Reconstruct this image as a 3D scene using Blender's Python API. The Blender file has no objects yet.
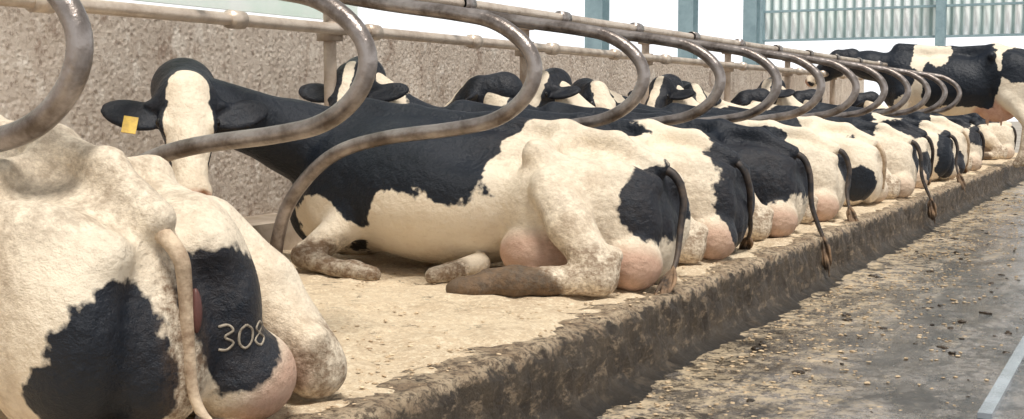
import bpy, bmesh, math, random
import numpy as np
from mathutils import Vector, Matrix, noise as mnoise
from mathutils.bvhtree import BVHTree
random.seed(7); np.random.seed(7)
sc=bpy.context.scene
try:
    sc.view_settings.view_transform='Standard'
except Exception: pass

# ---------------------------------------------------------------- node helpers
def new_mat(name):
    m=bpy.data.materials.new(name); m.use_nodes=True
    nt=m.node_tree; nt.nodes.clear()
    out=nt.nodes.new('ShaderNodeOutputMaterial')
    b=nt.nodes.new('ShaderNodeBsdfPrincipled')
    nt.links.new(b.outputs[0],out.inputs[0])
    return m,nt,b
class N:
    def __init__(s,nt): s.nt=nt
    def setin(s,sock,v):
        if hasattr(v,'is_output'): s.nt.links.new(v,sock)
        else: sock.default_value=v
    def coord(s,kind='Object'):
        return s.nt.nodes.new('ShaderNodeTexCoord').outputs[kind]
    def mapping(s,vec,scale=(1,1,1),loc=(0,0,0),rot=(0,0,0)):
        n=s.nt.nodes.new('ShaderNodeMapping'); s.setin(n.inputs['Vector'],vec)
        n.inputs['Scale'].default_value=scale; n.inputs['Location'].default_value=loc; n.inputs['Rotation'].default_value=rot
        return n.outputs[0]
    def noise(s,vec,scale,detail=4,rough=.55,dist=0):
        n=s.nt.nodes.new('ShaderNodeTexNoise'); s.setin(n.inputs['Vector'],vec)
        n.inputs['Scale'].default_value=scale; n.inputs['Detail'].default_value=detail
        n.inputs['Roughness'].default_value=rough; n.inputs['Distortion'].default_value=dist
        return n.outputs['Fac']
    def voro(s,vec,scale):
        n=s.nt.nodes.new('ShaderNodeTexVoronoi'); s.setin(n.inputs['Vector'],vec); n.inputs['Scale'].default_value=scale
        return n.outputs['Distance']
    def attr(s,name):
        n=s.nt.nodes.new('ShaderNodeAttribute'); n.attribute_name=name; return n.outputs['Fac']
    def math(s,op,a,b=0.0,clamp=False):
        n=s.nt.nodes.new('ShaderNodeMath'); n.operation=op; n.use_clamp=clamp
        s.setin(n.inputs[0],a); s.setin(n.inputs[1],b); return n.outputs[0]
    def rng(s,v,a,b,c=0.0,d=1.0):
        n=s.nt.nodes.new('ShaderNodeMapRange'); s.setin(n.inputs['Value'],v)
        n.inputs['From Min'].default_value=a; n.inputs['From Max'].default_value=b
        n.inputs['To Min'].default_value=c; n.inputs['To Max'].default_value=d
        return n.outputs[0]
    def mix(s,f,a,b):
        n=s.nt.nodes.new('ShaderNodeMix'); n.data_type='RGBA'
        s.setin(n.inputs[0],f)
        s.setin(n.inputs[6],a if hasattr(a,'is_output') else (*a,1)); s.setin(n.inputs[7],b if hasattr(b,'is_output') else (*b,1))
        return n.outputs[2]
    def bump(s,h,strength,dist,normal=None):
        n=s.nt.nodes.new('ShaderNodeBump'); s.setin(n.inputs['Height'],h)
        n.inputs['Strength'].default_value=strength; n.inputs['Distance'].default_value=dist
        if normal is not None: s.nt.links.new(normal,n.inputs['Normal'])
        return n.outputs[0]
    def sep(s,vec):
        n=s.nt.nodes.new('ShaderNodeSeparateXYZ'); s.setin(n.inputs[0],vec); return n.outputs

# ---------------------------------------------------------------- materials
def cow_material():
    m,nt,b=new_mat('holstein_hide'); g=N(nt); c=g.coord()
    n1=g.noise(c,6,3,.55); n2=g.noise(c,40,3,.6)
    f=g.math('ADD',g.attr('patch'),g.math('ADD',g.rng(n1,.2,.8,-.055,.055),g.rng(n2,.2,.8,-.009,.009)))
    black=g.rng(f,-.005,.005)
    stain=g.noise(c,3.2,6,.65); st2=g.noise(c,18,6,.75); st3=g.noise(g.mapping(c,(.5,1,1)),70,4,.75)
    sfac=g.math('MULTIPLY',g.rng(stain,.46,.70),g.rng(st2,.35,.65,.1,1),True)
    white=g.mix(g.math('MULTIPLY',sfac,.55),(.86,.75,.59),(.54,.37,.22))
    white=g.mix(g.math('MULTIPLY',g.rng(st3,.54,.76),.28),white,(.46,.33,.20))
    dirtn=g.math('MULTIPLY',g.attr('dirt'),g.rng(g.math('ADD',g.math('MULTIPLY',st2,.6),g.math('MULTIPLY',st3,.4)),.40,.57),True)
    heavy=g.rng(g.attr('dirt'),.95,1.25)
    pinkc=g.mix(g.rng(st2,.35,.65),(.48,.24,.165),(.64,.39,.285))
    white=g.mix(g.attr('pink'),white,pinkc)
    white=g.mix(g.math('MULTIPLY',dirtn,.92),white,(.17,.10,.055))
    white=g.mix(g.math('MULTIPLY',heavy,.90,True),white,g.mix(g.rng(st2,.4,.6),(.05,.03,.018),(.17,.11,.065)))
    blk=g.mix(g.rng(stain,.4,.8),(.006,.010,.018),(.013,.018,.027))
    blk=g.mix(g.math('MULTIPLY',dirtn,.4),blk,(.14,.09,.055))
    nt.links.new(g.mix(black,white,blk),b.inputs['Base Color'])
    nt.links.new(g.rng(black,0,1,.72,.42),b.inputs['Roughness'])
    b.inputs['Specular IOR Level'].default_value=.35
    hair=g.noise(g.mapping(c,(40,120,120)),2.2,4,.7)
    b1=g.bump(g.noise(c,7,5,.55),.7,.035)
    b2=g.bump(g.noise(c,28,5,.65),.35,.012,b1)
    nt.links.new(g.bump(hair,.55,.006,b2),b.inputs['Normal'])
    return m
HIDE=cow_material()
def simple(name,col,rough=.6,metal=0,col2=None,scale=10,bump=0.0,bscale=40,lo=.4,hi=.65):
    if name in bpy.data.materials: return bpy.data.materials[name]
    m,nt,b=new_mat(name); g=N(nt); c=g.coord()
    if col2: nt.links.new(g.mix(g.rng(g.noise(c,scale,6,.65),lo,hi),col,col2),b.inputs['Base Color'])
    else: b.inputs['Base Color'].default_value=(*col,1)
    b.inputs['Roughness'].default_value=rough; b.inputs['Metallic'].default_value=metal
    if bump: nt.links.new(g.bump(g.noise(c,bscale,5,.6),bump,.01),b.inputs['Normal'])
    return m
EYE=simple('cow_eye',(.008,.006,.006),.08)
TAG=simple('yellow_ear_tag',(.75,.5,.06),.5,0,(.55,.34,.05),30)
HOOF=simple('hoof_horn',(.08,.05,.028),.6,0,(.16,.105,.06),20,.4,30)
TAILHAIR=simple('tail_hair',(.05,.035,.025),.8,0,(.30,.19,.11),14)
TAILBLK=simple('tail_black',(.015,.014,.016),.6,0,(.10,.07,.05),14)
TAILWH=simple('tail_white',(.66,.52,.37),.8,0,(.24,.15,.09),14,.5,60)
VULVA=simple('vulva_skin',(.15,.05,.04),.5,0,(.06,.03,.025),25)
BRAND=simple('freeze_brand_hair',(.42,.36,.28),.8,0,(.16,.13,.10),60)
PIPE=simple('weathered_galvanised_pipe',(.36,.32,.30),.32,.6,(.12,.095,.08),6,.4,30,.42,.62)
RAIL=simple('galvanised_rail',(.70,.60,.50),.38,.35,(.36,.27,.20),6,.3,35,.45,.75)
POSTM=simple('blue_grey_steel',(.30,.42,.46),.5,.1,(.22,.32,.36),6)
STRIP=simple('steel_strip',(.62,.68,.74),.25,.6,(.4,.44,.48),5)

def wall_mat():
    m,nt,b=new_mat('rough_concrete_wall'); g=N(nt); c=g.coord()
    big=g.noise(c,1.6,6,.6); sm=g.noise(c,30,7,.75); pits=g.voro(c,30)
    col=g.mix(g.rng(big,.35,.7),(.72,.63,.54),(.56,.475,.395))
    col=g.mix(g.math('MULTIPLY',g.rng(sm,.53,.63),.7),col,(.30,.22,.17))
    col=g.mix(g.math('MULTIPLY',g.rng(g.noise(g.mapping(c,(1,1,.6)),12,7,.75),.53,.62),.7),col,(.86,.79,.70))
    col=g.mix(g.math('MULTIPLY',g.rng(g.noise(g.mapping(c,(1,1,.6),(3,7,1)),5,8,.82),.54,.65),.8),col,(.31,.22,.165))
    nt.links.new(col,b.inputs['Base Color'])
    b.inputs['Roughness'].default_value=.9
    h=g.math('ADD',sm,g.rng(pits,0,.5,0,.5))
    nt.links.new(g.bump(h,.8,.02),b.inputs['Normal'])
    return m
def bed_mat():
    m,nt,b=new_mat('sawdust_bedding'); g=N(nt); c=g.coord()
    a=g.noise(c,2.0,7,.65); f=g.noise(c,42,7,.8); mid=g.noise(c,9,8,.78); f2=g.noise(c,80,4,.7)
    col=g.mix(g.rng(a,.35,.68),(.80,.645,.445),(.64,.49,.325))
    col=g.mix(g.rng(f,.48,.60),col,(.92,.78,.57))
    col=g.mix(g.math('MULTIPLY',g.rng(f2,.55,.64),.5),col,(.40,.285,.18))
    col=g.mix(g.math('MULTIPLY',g.rng(mid,.53,.63),.5),col,(.48,.36,.235))
    col=g.mix(g.math('MULTIPLY',g.rng(g.noise(g.mapping(c,(1,1,1),(5,3,0)),4.5,8,.78),.60,.655),.8),col,(.14,.10,.065))
    nt.links.new(col,b.inputs['Base Color']); b.inputs['Roughness'].default_value=1
    nt.links.new(g.bump(g.math('ADD',f,g.math('MULTIPLY',mid,2.5)),.6,.025),b.inputs['Normal'])
    return m
def kerb_mat():
    m,nt,b=new_mat('manure_stained_shadowed_kerb'); g=N(nt); c=g.coord(); s=g.sep(c)
    a=g.noise(c,7,8,.75); f=g.noise(c,36,7,.78)
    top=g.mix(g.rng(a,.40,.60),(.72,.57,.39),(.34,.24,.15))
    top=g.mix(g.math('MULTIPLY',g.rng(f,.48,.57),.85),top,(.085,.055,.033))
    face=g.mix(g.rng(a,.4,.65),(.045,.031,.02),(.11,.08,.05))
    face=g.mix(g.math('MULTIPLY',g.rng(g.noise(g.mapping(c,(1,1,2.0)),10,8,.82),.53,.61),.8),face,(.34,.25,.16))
    face=g.mix(g.rng(s[2],-.27,-.20,.9,0),face,(.02,.015,.01))  # foot of the face blackened: wet muck plus shadow painted into the colour
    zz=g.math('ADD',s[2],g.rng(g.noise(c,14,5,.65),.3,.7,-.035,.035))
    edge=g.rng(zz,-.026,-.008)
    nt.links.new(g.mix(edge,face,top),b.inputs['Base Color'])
    b.inputs['Roughness'].default_value=.55
    nt.links.new(g.bump(g.math('ADD',a,f),.9,.025),b.inputs['Normal'])
    return m
def alley_mat():
    m,nt,b=new_mat('wet_dirty_concrete'); g=N(nt); c=g.coord(); s=g.sep(c)
    a=g.noise(g.mapping(c,(1.5,.45,1)),2.2,8,.70,.6); f=g.noise(c,18,9,.82); d=g.noise(g.mapping(c,(1,.7,1),(9,2,0)),5,9,.8)
    col=g.mix(g.rng(a,.42,.56),(.24,.215,.195),(.085,.074,.063))
    col=g.mix(g.math('MULTIPLY',g.rng(f,.47,.57),.85),col,(.04,.031,.024))
    blot=g.rng(d,.49,.55)
    col=g.mix(g.math('MULTIPLY',blot,.92),col,(.020,.015,.011))
    col=g.mix(g.math('MULTIPLY',g.rng(g.noise(c,40,7,.82),.58,.63),.7),col,(.55,.44,.30))
    near=g.rng(g.math('ADD',s[0],g.rng(a,.3,.7,-.6,.6)),-1.60,-.95,1,0)
    saw=g.math('MULTIPLY',near,g.rng(g.noise(c,12,10,.86),.47,.54),True)
    col=g.mix(g.math('MULTIPLY',saw,.85),col,(.62,.49,.32))
    nt.links.new(col,b.inputs['Base Color'])
    r=g.rng(g.noise(g.mapping(c,(1.2,.5,1),(3,3,3)),3,6,.7),.40,.60,.05,.30); nt.links.new(g.math('ADD',r,g.math('MULTIPLY',saw,.5)),b.inputs['Roughness'])
    b.inputs['Specular IOR Level'].default_value=.8
    nt.links.new(g.bump(g.math('ADD',f,g.math('MULTIPLY',d,2)),.13,.02),b.inputs['Normal'])
    return m

# ---------------------------------------------------------------- mesh helpers
def link(o,parent=None):
    sc.collection.objects.link(o)
    if parent: o.parent=parent
    return o
def mesh_obj(name,verts,faces,mat,parent=None,smooth=True):
    me=bpy.data.meshes.new(name); me.from_pydata([tuple(v) for v in verts],[],[tuple(f) for f in faces]); me.update()
    if mat: me.materials.append(mat)
    if smooth: me.polygons.foreach_set('use_smooth',[True]*len(me.polygons))
    return link(bpy.data.objects.new(name,me),parent)
def catmull(P,n=6):
    P=[np.array(p,float) for p in P]; Q=[2*P[0]-P[1]]+P+[2*P[-1]-P[-2]]; out=[]
    for i in range(1,len(Q)-2):
        for k in range(n):
            t=k/n; a,b,c,d=Q[i-1],Q[i],Q[i+1],Q[i+2]
            out.append(.5*((2*b)+(c-a)*t+(2*a-5*b+4*c-d)*t*t+(3*b-a-3*c+d)*t**3))
    out.append(P[-1]); return out
def tube_geo(P4,n=6,seg=10,V=None,F=None):
    if V is None: V=[];F=[]
    pts=catmull(P4,n); base=len(V)
    up=np.array([.13,.27,.95]); 
    L=len(pts)
    for i,p in enumerate(pts):
        t=(pts[min(i+1,L-1)]-pts[max(i-1,0)])[:3]; t=t/(np.linalg.norm(t)+1e-9)
        up=up-t*np.dot(up,t); 
        if np.linalg.norm(up)<1e-4: up=np.array([1,0,0])-t*t[0]
        up=up/np.linalg.norm(up); s=np.cross(t,up)
        for k in range(seg):
            a=2*math.pi*k/seg
            V.append(p[:3]+max(p[3],.0005)*(math.cos(a)*up+math.sin(a)*s))
    for i in range(L-1):
        for k in range(seg):
            a=base+i*seg+k; b=base+i*seg+(k+1)%seg
            F.append((a,b,b+seg,a+seg))
    F.append(tuple(base+k for k in range(seg))[::-1]); F.append(tuple(base+(L-1)*seg+k for k in range(seg)))
    return V,F
def box_geo(x0,x1,y0,y1,z0,z1,V,F):
    b=len(V); V+= [(x0,y0,z0),(x1,y0,z0),(x1,y1,z0),(x0,y1,z0),(x0,y0,z1),(x1,y0,z1),(x1,y1,z1),(x0,y1,z1)]
    F+=[(b,b+3,b+2,b+1),(b+4,b+5,b+6,b+7),(b,b+1,b+5,b+4),(b+1,b+2,b+6,b+5),(b+2,b+3,b+7,b+6),(b+3,b,b+4,b+7)]

# ---------------------------------------------------------------- SDF + surface nets
def surfnets(F,org,h):
    nx,ny,nz=F.shape; ins=F<0
    cs=(nx-1,ny-1,nz-1); tot=cs[0]*cs[1]*cs[2]
    S=np.zeros((tot,3)); C=np.zeros(tot); quads=[]
    def cid(I): return (I[:,0]*cs[1]+I[:,1])*cs[2]+I[:,2]
    for ax in range(3):
        sl0=[slice(None)]*3; sl1=[slice(None)]*3; sl0[ax]=slice(0,-1); sl1[ax]=slice(1,None)
        A=F[tuple(sl0)];B=F[tuple(sl1)]; M=ins[tuple(sl0)]!=ins[tuple(sl1)]
        b1=(ax+1)%3;b2=(ax+2)%3
        I=np.argwhere(M); I=I[(I[:,b1]>0)&(I[:,b2]>0)&(I[:,b1]<F.shape[b1]-1)&(I[:,b2]<F.shape[b2]-1)]
        a=A[tuple(I.T)];b=B[tuple(I.T)]; t=a/(a-b)
        P=I.astype(float); P[:,ax]+=t
        ids=[]
        for o1,o2 in ((1,1),(0,1),(0,0),(1,0)):
            J=I.copy(); J[:,b1]-=o1; J[:,b2]-=o2
            c=cid(J); ids.append(c)
            np.add.at(S,c,P); np.add.at(C,c,1)
        Q=np.stack(ids,1); neg=a>=0
        Q[neg]=Q[neg][:,::-1]; quads.append(Q)
    used=C>0; mp=-np.ones(tot,int); mp[used]=np.arange(used.sum())
    V=S[used]/C[used][:,None]*h+np.array(org)
    return V,mp[np.concatenate(quads)]
def smin(a,b,k):
    hh=np.clip(.5+.5*(b-a)/k,0,1); return b*(1-hh)+a*hh-k*hh*(1-hh)
def smax(a,b,k): return -smin(-a,-b,k)
def build_sdf(prims,lo,hi,h,floor=None):
    ax=[np.arange(lo[i],hi[i]+h,h,dtype=np.float32) for i in range(3)]
    X,Y,Z=np.meshgrid(*ax,indexing='ij'); F=np.full(X.shape,10.,np.float32)
    for p in prims:
        kind=p[0]; k=p[-1]; sub=kind.startswith('-'); kind=kind.strip('-')
        if kind=='e':
            c,r=p[1],p[2]; dx,dy,dz=X-c[0],Y-c[1],Z-c[2]
            if len(p)>4:
                ya,pi=p[3]
                ca,sa=math.cos(ya),math.sin(ya); dx,dy=ca*dx+sa*dy,-sa*dx+ca*dy
                ca,sa=math.cos(pi),math.sin(pi); dx,dz=ca*dx+sa*dz,-sa*dx+ca*dz
            k0=np.sqrt((dx/r[0])**2+(dy/r[1])**2+(dz/r[2])**2)+1e-6
            k1=np.sqrt((dx/r[0]**2)**2+(dy/r[1]**2)**2+(dz/r[2]**2)**2)+1e-6
            d=k0*(k0-1)/k1
            F=smax(F,-d,k) if sub else smin(F,d,k)
        else:
            pts=p[1]
            for (a,b) in zip(pts[:-1],pts[1:]):
                ab=np.array(b[:3])-np.array(a[:3]); L=float(ab@ab)+1e-9
                t=np.clip(((X-a[0])*ab[0]+(Y-a[1])*ab[1]+(Z-a[2])*ab[2])/L,0,1)
                d=np.sqrt((X-a[0]-t*ab[0])**2+(Y-a[1]-t*ab[1])**2+(Z-a[2]-t*ab[2])**2)-(a[3]+(b[3]-a[3])*t)
                F=smax(F,-d,k) if sub else smin(F,d,k)
    if floor is not None: F=smax(F,floor-Z,.012)
    F[0]=F[-1]=1;F[:,0]=F[:,-1]=1;F[:,:,0]=F[:,:,-1]=1
    return surfnets(F,(lo[0],lo[1],lo[2]),h)
def patch_field(V,ops,base=-1):
    f=np.full(len(V),.4*base)
    for col,c,r in ops:
        k=np.sqrt((((V-np.array(c))/np.array(r))**2).sum(1)); d=(1-k)*min(r)
        if col=='k': f=np.maximum(f,d)
        else: f=np.minimum(f,-d)
    return f
def set_attr(me,name,vals):
    a=me.attributes.new(name,'FLOAT','POINT'); a.data.foreach_set('value',np.asarray(vals,np.float32))
def ellmask(V,c,r,soft=.3):
    k=np.sqrt((((V-np.array(c))/np.array(r))**2).sum(1)); return np.clip((1+soft-k)/soft,0,1)

# ---------------------------------------------------------------- cow head
HEADCACHE={}
def head_geo(h):
    if h in HEADCACHE: return HEADCACHE[h]
    P=[('e',(.09,0,-.085),(.14,.105,.11),.03),
       ('c',[(.08,0,-.08,.085),(.24,0,-.085,.078),(.40,0,-.10,.062)],.04),
       ('c',[(.10,0,-.20,.065),(.22,0,-.175,.06),(.40,0,-.15,.045)],.05),
       ('e',(.06,0,-.17),(.11,.095,.10),.05),
       ('e',(.445,0,-.115),(.055,.078,.062),.03),
       ('e',(.43,0,-.165),(.045,.055,.03),.02),
       ('e',(.0,0,-.02),(.06,.075,.05),.04),
       ('c',[(.0,0,-.10,.12),(-.12,0,-.17,.13)],.05)]
    for s in (1,-1):
        P+=[('e',(.155,s*.085,-.045),(.055,.030,.033),.02),
            ('e',(.075,s*.20,-.095),(.072,.125,.022),(s*.28,0),.02) ,
            ('c',[(.03,s*.08,-.07,.038),(.05,s*.13,-.08,.028)],.03),
            ('-e',(.085,s*.20,-.066),(.042,.09,.018),(s*.28,0),.012),
            ('-e',(.475,s*.038,-.085),(.022,.015,.014),.012),
            ('-e',(.162,s*.118,-.042),(.020,.010,.012),.008)]
    P+=[('-c',[(.50,.05,-.142,.004),(.50,-.05,-.142,.004)],.008)]
    V,F=build_sdf(P,(-.28,-.38,-.34),(.53,.38,.06),h)
    HEADCACHE[h]=(V,F); return V,F
def make_head(cow,M,h,blaze=.07,tag=0,base=1,extra=(),hs=1.0):
    V,F=head_geo(h)
    o=mesh_obj('head',V,F,HIDE,cow); me=o.data
    ops=[]
    if blaze>0: ops=[('w',(.04,0,.0),(.10,blaze*.75,.09)),('w',(.22,0,-.02),(.22,blaze*.85,.09)),('w',(.42,0,-.08),(.12,.085,.12))]
    ops+=list(extra)
    set_attr(me,'patch',patch_field(V,ops,base)*3.5)
    set_attr(me,'pink',ellmask(V,(.49,0,-.12),(.05,.08,.06))*.9)
    set_attr(me,'dirt',.15*np.ones(len(V)))
    o.matrix_local=M@Matrix.Scale(hs,4)
    for s in (1,-1):
        bm=bmesh.new(); bmesh.ops.create_uvsphere(bm,u_segments=16,v_segments=10,radius=.021)
        me=bpy.data.meshes.new('eye'); bm.to_mesh(me); bm.free(); me.materials.append(EYE)
        me.polygons.foreach_set('use_smooth',[True]*len(me.polygons))
        e=link(bpy.data.objects.new('eye',me),o); e.location=(.158,s*.101,-.042)
        if tag==s or tag==2:
            V2=[];F2=[]; box_geo(-.035,.035,-.027,.027,-.002,.002,V2,F2)
            t=mesh_obj('ear_tag',V2,F2,TAG,o,False); t.location=(.140,s*.215,-.075); t.rotation_euler=(0,.25,s*.2)
    return o
def head_matrix(pos,d,roll=0):
    d=Vector(d).normalized(); up=Vector((0,0,1)); up=(up-d*up.dot(d)).normalized()
    up=Matrix.Rotation(roll,3,d)@up; y=up.cross(d)
    M=Matrix(((d.x,y.x,up.x,pos[0]),(d.y,y.y,up.y,pos[1]),(d.z,y.z,up.z,pos[2]),(0,0,0,1)))
    return M

# ---------------------------------------------------------------- lying cow
def lying_prims(side,M,rear=False):
    s=side
    P=[('e',(1.08,0,.35),(.62,.43,.32),.08),
       ('e',(1.30,0,.43),(.44,.35,.29),.08),
       ('e',(1.60,0,.38),(.32,.27,.33),.08),
       ('e',(.74,0,.40),(.38,.27,.22),.08),
       ('e',(.40,0,.36),(.34,.22,.21),.07),
       ('c',[(.08,0,.50,.040),(.28,0,.600,.038),(.52,0,.645,.042),(.9,0,.675,.045),(1.3,0,.70,.05),(1.62,0,.735,.07)],.06),
       ('c',[(.50,.0,.58,.055),(.54,.27,.565,.040)],.05),('c',[(.50,.0,.58,.055),(.54,-.27,.565,.040)],.05),
       ('e',(.54,.275,.555),(.055,.04,.05),.04),('e',(.54,-.275,.555),(.055,.04,.05),.04),
       ('c',[(.52,.25,.545,.035),(.27,.22,.46,.05),(.07,.125,.43,.045)],.07),('c',[(.52,-.25,.545,.035),(.27,-.22,.46,.05),(.07,-.125,.43,.045)],.07),
       ('e',(.25,.175,.27),(.24,.13,.26),.06),('e',(.25,-.175,.27),(.24,.13,.26),.06),
       ('e',(.12,0,.2),(.12,.14,.18),.05),
       ('-e',(.80,.34,.60),(.17,.12,.10),.10),('-e',(.80,-.34,.60),(.17,.12,.10),.10),
       ('-e',(.30,.12,.60),(.17,.06,.06),.06),('-e',(.30,-.12,.60),(.17,.06,.06),.06),
       # upper hind leg
       ('e',(.44,s*.27,.34),(.25,.11,.19),.05),
       ('c',[(.42,s*.35,.42,.095),(.30,s*.43,.28,.092),(.17,s*.47,.13,.078)],.030),
       ('c',[(.11,s*.44,.17,.040),(.15,s*.48,.09,.072)],.03),
       ('c',[(.15,s*.48,.085,.070),(.34,s*.56,.068,.054),(.46,s*.60,.064,.062),(.56,s*.63,.058,.058)],.03),
       ('c',[(.58,s*.62,.048,.046),(.66,s*.64,.038,.042)],.02),('c',[(.57,s*.68,.048,.046),(.64,s*.71,.038,.042)],.02),
       # udder
       ('e',(.50,s*.27,.15),(.19,.15,.13),.03),
       ('e',(.11,s*.23,.115),(.12,.13,.115),.03),
       ('c',[(.48,s*.39,.08,.022),(.50,s*.43,.03,.014)],.02),
       # fore legs
       ('e',(1.56,.25,.36),(.17,.09,.24),.06),('e',(1.56,-.25,.36),(.17,.09,.24),.06),
       ('c',[(1.45,s*.30,.24,.085),(1.60,s*.42,.09,.062)],.05),
       ('c',[(1.62,s*.43,.085,.058),(1.42,s*.48,.05,.038),(1.30,s*.50,.045,.045),(1.2,s*.5,.035,.036)],.02),
       ('c',[(1.5,-s*.28,.22,.09),(1.75,-s*.30,.08,.06),(1.95,-s*.28,.045,.04),(2.02,-s*.28,.04,.042)],.04),
       ('e',(1.80,0,.26),(.2,.15,.2),.08),
       ('-c',[(-.03,0,.40,.018),(-.02,0,.28,.028),(.0,0,.10,.02)],.03),
       # other hind foot emerging from under the belly
       ('c',[(.80,s*.28,.08,.05),(.88,s*.40,.05,.042),(.93,s*.44,.038,.040)],.015)]
    hp=M@Vector((-.04,0,-.14)); m0=Vector((1.86,hp.y*.25,.60))
    P.append(('c',[(1.58,0,.54,.19),(m0.x,m0.y,m0.z,.165),(hp.x,hp.y,hp.z,.125)],.08))
    return P
BODY={}
def lying_body(key,side,M,h,rear=False):
    if key not in BODY:
        BODY[key]=build_sdf(lying_prims(side,M,rear),(-.25,-.85,-.04),(2.75,.85,1.15),h,floor=0.0)
    return BODY[key]
def tail(cow,pts,mat,brush=TAILHAIR,r0=.026,sw=True):
    n=len(pts); P=[(*p,r0*(1-.6*i/(n-1))) for i,p in enumerate(pts)]
    V,F=tube_geo(P,6,10); mesh_obj('tail',V,F,mat,cow)
    a=Vector(pts[-2]); b=Vector(pts[-1]); d=(b-a).normalized(); V=[];F=[]
    rr=random.Random(3)
    for i in range(40):
        o=Vector((rr.gauss(0,1),rr.gauss(0,1),rr.gauss(0,.4)))*.013
        st=b-d*rr.uniform(.0,.09)
        P=[(*st,.007),(*(st+d*.05+o),.010),(*(st+d*.10+o*1.1),.007),(*(st+d*rr.uniform(.12,.17)+o*.8),.001)]
        tube_geo(P,3,5,V,F)
    mesh_obj('tail_switch',V,F,brush,cow)
def ball(name,c,r,mat,parent,rot=(0,0,0)):
    bm=bmesh.new(); bmesh.ops.create_uvsphere(bm,u_segments=18,v_segments=10,radius=1)
    me=bpy.data.meshes.new(name); bm.to_mesh(me); bm.free(); me.materials.append(mat)
    me.polygons.foreach_set('use_smooth',[True]*len(me.polygons))
    o=link(bpy.data.objects.new(name,me),parent); o.location=c; o.scale=r; o.rotation_euler=rot; return o
def lying_cow(X,Y,yaw,side,headpos,headdir,ops,h=.021,hh=.013,base=-1,key=None,tailpts=None,tailmat=None,brush=TAILHAIR,blaze=.06,tag=0,dirt_ops=(),rear=False,roll=0,scale=(1,1,1),headextra=(),tailr=.022,hs=1.0,udder=.75):
    M=head_matrix(headpos,headdir,roll)
    V,F=lying_body(key or (side,tuple(headpos),tuple(headdir),h),side,M,h,rear)
    cow=mesh_obj('holstein_cow',V,F,HIDE); me=cow.data
    set_attr(me,'patch',patch_field(V,ops,base))
    pk=np.maximum(ellmask(V,(.50,side*.32,.10),(.18,.15,.13)),ellmask(V,(.10,side*.28,.07),(.13,.12,.11)))
    set_attr(me,'pink',np.clip(pk,0,1)*udder)
    dl=np.clip(1-V[:,2]/.12,0,1)*.8
    foot=1.25*ellmask(V,(.50,side*.64,.03),(.24,.16,.11),.5); fore=1.1*ellmask(V,(1.4,side*.48,.04),(.35,.14,.12),.5)
    dd=np.maximum(dl*.9,np.maximum(foot,fore)); dd=np.maximum(dd,.85*ellmask(V,(.20,side*.52,.08),(.2,.14,.12),.6))
    dd=np.maximum(dd,1.1*ellmask(V,(.90,side*.42,.04),(.10,.10,.08),.4))
    dd=np.maximum(dd,.25*ellmask(V,(.2,side*.3,.3),(.35,.35,.25),.6))
    for c,r,w in dirt_ops: dd=np.maximum(dd,w*ellmask(V,c,r,.6))
    set_attr(me,'dirt',np.clip(dd,0,1.3))
    cow.location=(X,Y,0); cow.rotation_euler=(0,0,math.pi+yaw); cow.scale=scale
    make_head(cow,M,hh,blaze,tag,1,headextra,hs)
    for (c,r) in (((.670,side*.645,.038),(.054,.036,.042)),((.650,side*.715,.038),(.054,.036,.042))):
        ball('hoof',c,r,HOOF,cow,(0,0,side*.35))
    if tailpts: tail(cow,tailpts,tailmat or TAILBLK,brush,tailr)
    return cow

Y0=3.21; PIT=1.15
def stallY(n): return Y0+PIT*(n+.5)

# --- cow nearest camera (rump close up)
cow1=lying_cow(-1.88,2.06,math.radians(-17),-1,(2.15,-.1,.86),(.75,-.3,-.6),
  [('k',(1.36,.32,.62),(.58,.5,.33)),('k',(.08,.13,.19),(.21,.14,.21)),('k',(.02,-.15,.28),(.18,.145,.17)),('k',(1.05,.55,.22),(.2,.2,.15))],
  h=.0145,tailpts=[(.14,0,.49),(.06,0,.465),(.015,-.01,.42),(.015,-.02,.36),(.015,-.025,.24),(.005,-.03,.12),(-.02,-.05,.06),(-.05,-.09,.04)],tailmat=TAILWH,tailr=.022,
  key='near',dirt_ops=[((.40,.1,.6),(.40,.30,.14),.55),((.50,.35,.35),(.26,.20,.3),.6),((.0,-.02,.2),(.1,.05,.24),1.0)],scale=(1.1,1.0,1.02))
ball('vulva',(.014,-.045,.30),(.015,.014,.05),VULVA,cow1)
def freeze_brand(cow):
    me=cow.data; bvh=BVHTree.FromPolygons([v.co for v in me.vertices],[tuple(p.vertices) for p in me.polygons])
    D={'3':[(0,1),(.5,1.05),(.75,.8),(.35,.55),(.8,.3),(.5,0),(0,.05)],
       '0':[(.4,1),(.8,.75),(.8,.25),(.4,0),(.05,.25),(.05,.75),(.4,1)],
       '8':[(.4,.52),(.75,.75),(.4,1),(.08,.75),(.4,.52),(.82,.25),(.4,0),(.02,.25),(.4,.52)]}
    V=[];F=[]
    for txt,w0,z0,sz in (('308',-.112,.20,.054),):
        for i,ch in enumerate(txt):
            P=[]
            for (u,v) in D[ch]:
                w=w0-(i*1.05+u)*sz*.8; z=z0+v*sz
                hit=bvh.ray_cast(Vector((-.6,w,z)),Vector((1,0,0)))
                if hit[0] is not None: P.append((hit[0].x+.001,hit[0].y,hit[0].z,.0034))
            if len(P)>2: tube_geo(P,4,6,V,F)
    if V: mesh_obj('freeze_brand',V,F,BRAND,cow)
freeze_brand(cow1)
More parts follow.
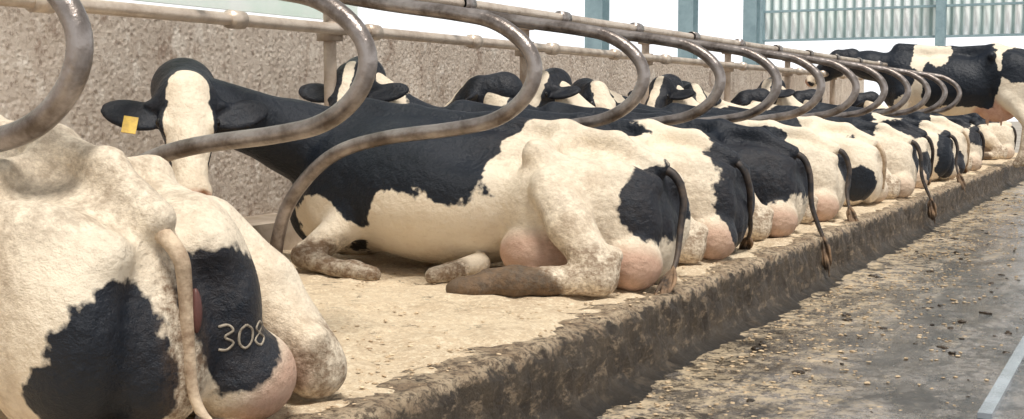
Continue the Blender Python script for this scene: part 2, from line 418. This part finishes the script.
# --- main cow
lying_cow(-1.78,4.95,0,1,(2.04,.70,.85),(-.44,.44,-.74),
  [('k',(1.15,0,.55),(.75,.60,.30)),('k',(1.35,0,.4),(.42,.7,.22)),('k',(1.7,.1,.55),(.5,.6,.5)),('k',(2.05,.5,.78),(.5,.6,.35)),
   ('w',(.42,.15,.5),(.34,.5,.30)),('k',(.05,.08,.35),(.18,.29,.17)),('w',(1.02,.42,.22),(.28,.3,.17)),('w',(1.66,.3,.2),(.24,.3,.15)),
   ('w',(1.0,.5,.34),(.07,.2,.10))],
  h=.0135,hh=.0085,key='main',tailpts=[(.14,0,.50),(.03,0,.475),(-.02,.0,.38),(-.02,.03,.24),(-.025,.09,.12),(-.02,.18,.045)],tailmat=TAILBLK,
  blaze=.115,hs=1.13,tag=-1,dirt_ops=[((.45,.1,.6),(.3,.3,.12),.3),((.33,.45,.25),(.12,.1,.14),.5)])
# --- rest of the row
T_over=[(.14,0,.50),(.03,0,.475),(-.02,0,.37),(-.035,.01,.20),(-.075,.02,.08),(-.11,.03,.0),(-.12,.03,-.07)]
T_mid=[(.14,0,.50),(.03,0,.475),(-.015,-.01,.36),(-.01,.02,.22),(-.03,.06,.12),(-.06,.10,.045)]
T_low=[(.14,0,.50),(.04,0,.465),(-.0,-.02,.36),(.01,-.08,.22),(.03,-.17,.12),(.08,-.28,.045)]
HT=((2.08,.42,.96),(-.15,.62,-.62)); HU=((2.12,.30,1.02),(.05,.66,-.55)); HS=((2.16,.08,.93),(.72,.25,-.62)); HR=((2.10,.48,.93),(-.5,.45,-.55))
row=[
 (2,1,HT,[('k',(1.3,0,.5),(.8,.6,.5)),('w',(.45,.45,.20),(.20,.35,.42)),('k',(.05,-.05,.3),(.23,.33,.36))],T_low,TAILBLK,.04),
 (3,1,HS,[('k',(.95,0,.5),(1.1,.7,.6)),('w',(.62,.35,.46),(.16,.25,.18)),('w',(.3,.5,.06),(.3,.25,.10))],T_over,TAILBLK,.06),
 (4,1,HU,[('k',(1.25,0,.6),(.5,.5,.3)),('k',(.55,.15,.56),(.16,.25,.10)),('k',(.05,-.15,.35),(.12,.16,.2))],T_mid,TAILBLK,.11),
 (5,-1,HR,[('k',(1.1,0,.6),(.5,.5,.4)),('k',(.15,.25,.2),(.14,.16,.14)),('k',(1.7,0,.6),(.3,.4,.4)),('k',(.3,-.1,.5),(.15,.2,.1))],T_low,TAILWH,.11),
 (6,1,HU,[('k',(1.0,0,.6),(.7,.6,.4)),('w',(.8,.3,.6),(.12,.2,.12)),('k',(.10,-.12,.35),(.14,.16,.2))],T_over,TAILBLK,.05),
 (7,1,HR,[('k',(1.0,0,.5),(.5,.6,.5)),('k',(.25,0,.50),(.24,.3,.16)),('k',(.05,.1,.2),(.15,.2,.2))],T_low,TAILBLK,.07),
 (8,-1,HS,[('k',(1.2,0,.6),(.9,.6,.4)),('k',(.05,.1,.3),(.18,.22,.3))],T_mid,TAILBLK,.05),
 (9,1,HU,[('k',(1.1,0,.6),(.7,.6,.5)),('k',(.3,-.2,.4),(.2,.2,.2)),('k',(.1,.25,.15),(.14,.14,.14))],T_low,TAILWH,.08),
 (10,1,HS,[('k',(1.0,0,.6),(.9,.6,.4)),('k',(.1,0,.4),(.2,.3,.15))],T_low,TAILBLK,.05),
 (13,1,HS,[('k',(1.0,0,.6),(.8,.6,.3))],T_low,TAILBLK,.05),
]
for n,side,(hp,hd),ops,tp,tm,bl in row:
    lying_cow(-1.80+random.uniform(-.04,.04),stallY(n)+random.uniform(-.04,.04),math.radians(random.uniform(-4,4)),side,hp,hd,ops,
      h=.019 if n<5 else .024,hh=.012 if n<6 else .016,tailpts=tp,tailmat=tm,blaze=bl,tag=(1 if n in (3,) else 0),udder=.65 if n<5 else .3,
      scale=(1,random.uniform(.95,1.02),random.uniform(.93,1.03)))

# --- standing cow
def standing_cow(X,Y):
    M=head_matrix((2.35,.1,1.35),(.8,.1,-.55))
    P=[('e',(1.02,0,.95),(.64,.34,.36),.08),('e',(1.5,0,.98),(.32,.25,.38),.08),('e',(.42,0,1.12),(.38,.24,.24),.08),
       ('c',[(.06,0,1.27,.05),(.5,0,1.36,.06),(1.0,0,1.34,.06),(1.6,0,1.37,.09)],.07),
       ('c',[(.5,-.24,1.28,.05),(.5,.24,1.28,.05)],.06),('c',[(.07,-.11,1.18,.05),(.07,.11,1.18,.05)],.05),
       ('e',(.46,0,.70),(.24,.17,.18),.05),('c',[(.40,.09,.56,.025),(.40,.1,.48,.016)],.02),('c',[(.55,.09,.56,.025),(.55,.1,.48,.016)],.02),
       ('c',[(1.6,0,1.13,.21),(1.95,.04,1.2,.16),tuple((M@Vector((-.04,0,-.14))))+(.12,)],.08)]
    for s in (1,-1):
        P+=[('e',(.28,s*.16,.98),(.23,.12,.33),.06),('c',[(.30,s*.19,.80,.11),(.12,s*.18,.53,.058)],.05),
            ('c',[(.10,s*.18,.53,.05),(.15,s*.18,.16,.038),(.16,s*.18,.12,.044),(.20,s*.18,.05,.05)],.03),
            ('c',[(1.5,s*.18,.85,.12),(1.5,s*.17,.45,.055),(1.5,s*.17,.15,.036),(1.51,s*.17,.12,.042),(1.54,s*.17,.05,.05)],.05)]
    V,F=build_sdf(P,(-.2,-.6,-.04),(2.8,.6,1.6),.024,floor=0.0)
    cow=mesh_obj('holstein_cow',V,F,HIDE); me=cow.data
    set_attr(me,'patch',patch_field(V,[('k',(.85,.2,1.0),(.45,.5,.6)),('w',(1.1,.2,1.32),(.14,.3,.16)),('k',(.15,.2,1.2),(.26,.3,.24)),('k',(1.7,0,1.2),(.5,.5,.5)),('w',(1.3,.1,1.25),(.1,.5,.25)),('w',(.8,.2,.58),(.6,.4,.12))],-1))
    set_attr(me,'pink',ellmask(V,(.46,0,.66),(.24,.2,.18))*.9); set_attr(me,'dirt',np.clip(1-V[:,2]/.6,0,1))
    cow.location=(X,Y,0); cow.rotation_euler=(0,0,math.pi-math.radians(4)); cow.scale=(1.06,1.06,1.06)
    make_head(cow,M,.016,.05)
    tail(cow,[(.05,0,1.3),(-.06,0,1.25),(-.09,0,1.0),(-.08,0,.7),(-.08,0,.55)],TAILBLK)
standing_cow(-1.30,stallY(11)-.05)

# ---------------------------------------------------------------- cubicle loops
loopXZ=[(-3.90,1.34),(-3.4,1.27),(-2.85,1.175),(-2.52,1.125),(-2.34,1.085),(-2.21,1.0),(-2.16,.90),(-2.205,.79),(-2.33,.705),(-2.52,.665),(-2.85,.625),(-3.08,.565),(-3.24,.46),(-3.36,.32),(-3.42,.16),(-3.44,0.0)]
for n in range(-3,15):
    y=Y0+PIT*n
    V,F=tube_geo([(x,0,z,.030) for x,z in loopXZ],6,14)
    box_geo(-3.52,-3.36,-.08,.08,.0,.012,V,F)
    tube_geo([(-3.12,-.05,1.265,.040),(-3.12,.05,1.265,.040)],1,12,V,F)
    o=mesh_obj('cubicle_loop',V,F,PIPE); o.location=(0,y,0)
DP=simple('dusty_post',(.55,.45,.36),.7,0,(.36,.27,.20),8)
for n in (-2,2,4,6,8,10,12):
    y=Y0+PIT*n
    V=[];F=[]; tube_geo([(-3.95,y,1.36,.034),(-3.95,y,.7,.034),(-3.95,y,0,.034)],2,12,V,F)
    box_geo(-4.0,-3.9,y-.05,y+.05,1.10,1.20,V,F); box_geo(-4.0,-3.9,y-.05,y+.05,1.28,1.36,V,F)
    mesh_obj('support_post',V,F,DP)
for nm,x,z,r,m in (('neck_rail',-3.12,1.265,.026,RAIL),('head_rail',-3.88,1.16,.030,RAIL),('top_rail',-3.90,1.35,.026,RAIL)):
    V,F=tube_geo([(x,-2.5,z,r),(x,8,z,r),(x,20,z,r)],4,12)
    for n in range(-3,15):
        y=Y0+PIT*n+(.3 if nm=='head_rail' else 0)
        tube_geo([(x,y-.05,z,r*1.45),(x,y+.05,z,r*1.45)],1,12,V,F)
    mesh_obj(nm,V,F,m)

# ---------------------------------------------------------------- bed, kerb, alley
AZ=-.27
def nz(x,y,s,o=0): return mnoise.noise(Vector((x*s+o,y*s,o*1.7)))
def grid(name,x0,x1,y0,y1,st,fz,mat):
    nx=int((x1-x0)/st)+1; ny=int((y1-y0)/st)+1; V=[];F=[]
    for j in range(ny):
        for i in range(nx):
            x=x0+(x1-x0)*i/(nx-1); y=y0+(y1-y0)*j/(ny-1); V.append((x,y,fz(x,y)))
    for j in range(ny-1):
        for i in range(nx-1):
            a=j*nx+i; F.append((a,a+1,a+nx+1,a+nx))
    return mesh_obj(name,V,F,mat)
grid('floor_bedding',-4.38,-1.76,-2.5,21,.035,lambda x,y:.010+.014*nz(x,y,2.3)+.018*nz(x,y,7,3)+.011*nz(x,y,18,5)-.022*max(0,(x+1.84)/.08),bed_mat())
prof=[(-1.98,-.03),(-1.90,-.004),(-1.84,.004),(-1.78,.006),(-1.735,.006),(-1.712,-.001),(-1.700,-.018),(-1.697,-.05),(-1.697,-.10),(-1.697,-.15),(-1.695,-.20),(-1.685,-.24),(-1.64,-.268),(-1.56,-.285)]
V=[];F=[];ys=np.arange(-2.5,21,.03)
for y in ys:
    for i,(x,z) in enumerate(prof):
        q=nz(z*3+x,y,3.2,1)*.012+nz(z*5+x*2,y,11,2)*.016+nz(z*9+x*4,y,32,6)*.012
        V.append((x+q*(1 if i>3 else .2),y,z+q*.7))
m=len(prof)
for j in range(len(ys)-1):
    for i in range(m-1):
        a=j*m+i; F.append((a,a+1,a+m+1,a+m))
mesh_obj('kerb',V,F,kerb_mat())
grid('floor_alley',-1.66,3.5,-1,26,.06,lambda x,y:AZ+.008*nz(x,y,1.5)+.005*nz(x,y,7,3),alley_mat())
V=[];F=[]; box_geo(-60,60,-30,90,-.6,-.33,V,F)
mesh_obj('ground',V,F,simple('yard_ground',(.42,.38,.33),.9,0,(.3,.27,.23),.6),None,False)
V=[];F=[]; box_geo(-.50,-.455,4.3,20,AZ-.01,AZ+.02,V,F)
mesh_obj('scraper_rail',V,F,STRIP,None,False)
def clumps(name,cnt,xf,yf,zf,smin_,smax_,mat):
    V=[];F=[]
    bm=bmesh.new(); bmesh.ops.create_icosphere(bm,subdivisions=2,radius=1); bv=[v.co.copy() for v in bm.verts]; bf=[[v.index for v in f.verts] for f in bm.faces]; bm.free()
    for i in range(cnt):
        x=xf();y=yf();s=random.uniform(smin_,smax_); sx=s*random.uniform(.7,1.5); sy=s*random.uniform(.8,1.8); sz=s*random.uniform(.3,.5); b=len(V); a=random.uniform(0,3)
        for v in bv:
            q=1+.9*mnoise.noise(v*2.2+Vector((i*3.1,0,0)))
            px=v.x*sx*q;py=v.y*sy*q
            V.append((x+px*math.cos(a)-py*math.sin(a),y+px*math.sin(a)+py*math.cos(a),zf+v.z*sz*q))
        F+=[tuple(k+b for k in f) for f in bf]
    mesh_obj(name,V,F,mat)
MAN=simple('manure',(.030,.021,.013),.25,0,(.08,.055,.035),20,.6,40)
SAWC=simple('sawdust_clump',(.66,.51,.33),.95,0,(.40,.28,.17),30,.6,60)
clumps('manure_clumps',300,lambda:random.uniform(-1.5,1.2),lambda:3.5+14*random.random()**1.3,AZ+.002,.005,.022,MAN)
clumps('sawdust_crumbs',2400,lambda:-1.60+abs(random.gauss(0,.45)),lambda:2.8+13*random.random(),AZ+.002,.002,.009,SAWC)
clumps('bedding_crumbs',1600,lambda:random.uniform(-3.2,-1.74),lambda:2.4+7*random.random()**1.5,.010,.002,.007,simple('shaving',(.85,.68,.46),.95,0,(.34,.23,.14),12))

# ---------------------------------------------------------------- building
V=[];F=[]; box_geo(-4.55,-4.36,-2.5,21,-.25,1.18,V,F)
mesh_obj('wall_left',V,F,wall_mat(),None,False)
V=[];F=[]; box_geo(-4.37,-4.0,-2.5,21,-.1,.16,V,F)
mesh_obj('trim_headstep',V,F,simple('concrete_step',(.5,.42,.34),.9,0,(.34,.27,.2),5,.5,20),None,False)
for y in (10.7,13.2,15.6):
    V=[];F=[]; x=-4.66
    box_geo(x-.085,x+.085,y-.09,y-.075,-.25,5,V,F); box_geo(x-.085,x+.085,y+.075,y+.09,-.25,5,V,F); box_geo(x-.006,x+.006,y-.08,y+.08,-.25,5,V,F)
    mesh_obj('steel_column',V,F,POSTM,None,False)
def clad_mat():
    m,nt,b=new_mat('corrugated_cladding'); g=N(nt); c=g.coord(); y=g.sep(c)[1]
    base=g.mix(g.rng(g.noise(g.mapping(c,(1,1,.3)),1.5,4,.6),.4,.65),(1.0,1.0,1.0),(.90,1.0,.97))
    nt.links.new(g.mix(g.rng(y,24.0,24.05),base,(.38,.50,.49)),b.inputs['Base Color'])  # recessed side of each corrugation darker, groove shade put into the sheet colour
    b.inputs['Roughness'].default_value=.5
    return m
V=[];F=[];xs=np.arange(-6.95,6,.03)
for x in xs:
    yy=24+.06*math.sin(2*math.pi*x/.175)
    V+=[(x,yy,2.0),(x,yy,5.5)]
for i in range(len(xs)-1): F.append((2*i,2*i+2,2*i+3,2*i+1))
wl=mesh_obj('wall_end_cladding',V,F,clad_mat())
for z in (2.0,2.55,3.6):
    V=[];F=[]; box_geo(-7,6,23.8,23.9,z-.02,z+.02,V,F); mesh_obj('cladding_rail',V,F,POSTM,wl,False)
for x in (-6.95,-3.6,-1.0,3.0):
    V=[];F=[]; box_geo(x-.08,x+.08,23.7,23.9,-.25,6,V,F); mesh_obj('cladding_post',V,F,POSTM,wl,False)
V=[];F=[]; box_geo(-4.75,-4.72,1.2,6.9,1.30,3.0,V,F)
mesh_obj('window_1',V,F,simple('translucent_panel',(.72,.86,.79),.5,0,(.86,.92,.90),2),None,False)

# ---------------------------------------------------------------- light
w=bpy.data.worlds.new('daylight'); sc.world=w; w.use_nodes=True; nt=w.node_tree; g=N(nt)
bg=nt.nodes['Background']
zc=g.sep(g.coord('Generated'))[2]
up=g.rng(zc,.12,.5,1.3,.42)
nt.links.new(up,bg.inputs[1]); bg.inputs[0].default_value=(.96,.98,1,1)
sl=bpy.data.lights.new('sun','SUN'); sl.energy=3.7; sl.angle=math.radians(16); sl.color=(1,.95,.88)
so=link(bpy.data.objects.new('sun_light',sl)); so.rotation_euler=Vector((-.30,.30,-1)).to_track_quat('-Z','Y').to_euler()

# ---------------------------------------------------------------- camera
cd=bpy.data.cameras.new('camera'); cd.lens=43.9; cd.sensor_width=36; cd.clip_end=300
co=link(bpy.data.objects.new('camera',cd)); co.location=(0,0,.76)
co.rotation_euler=(math.radians(90-4.78),0,math.radians(27.4)); sc.camera=co
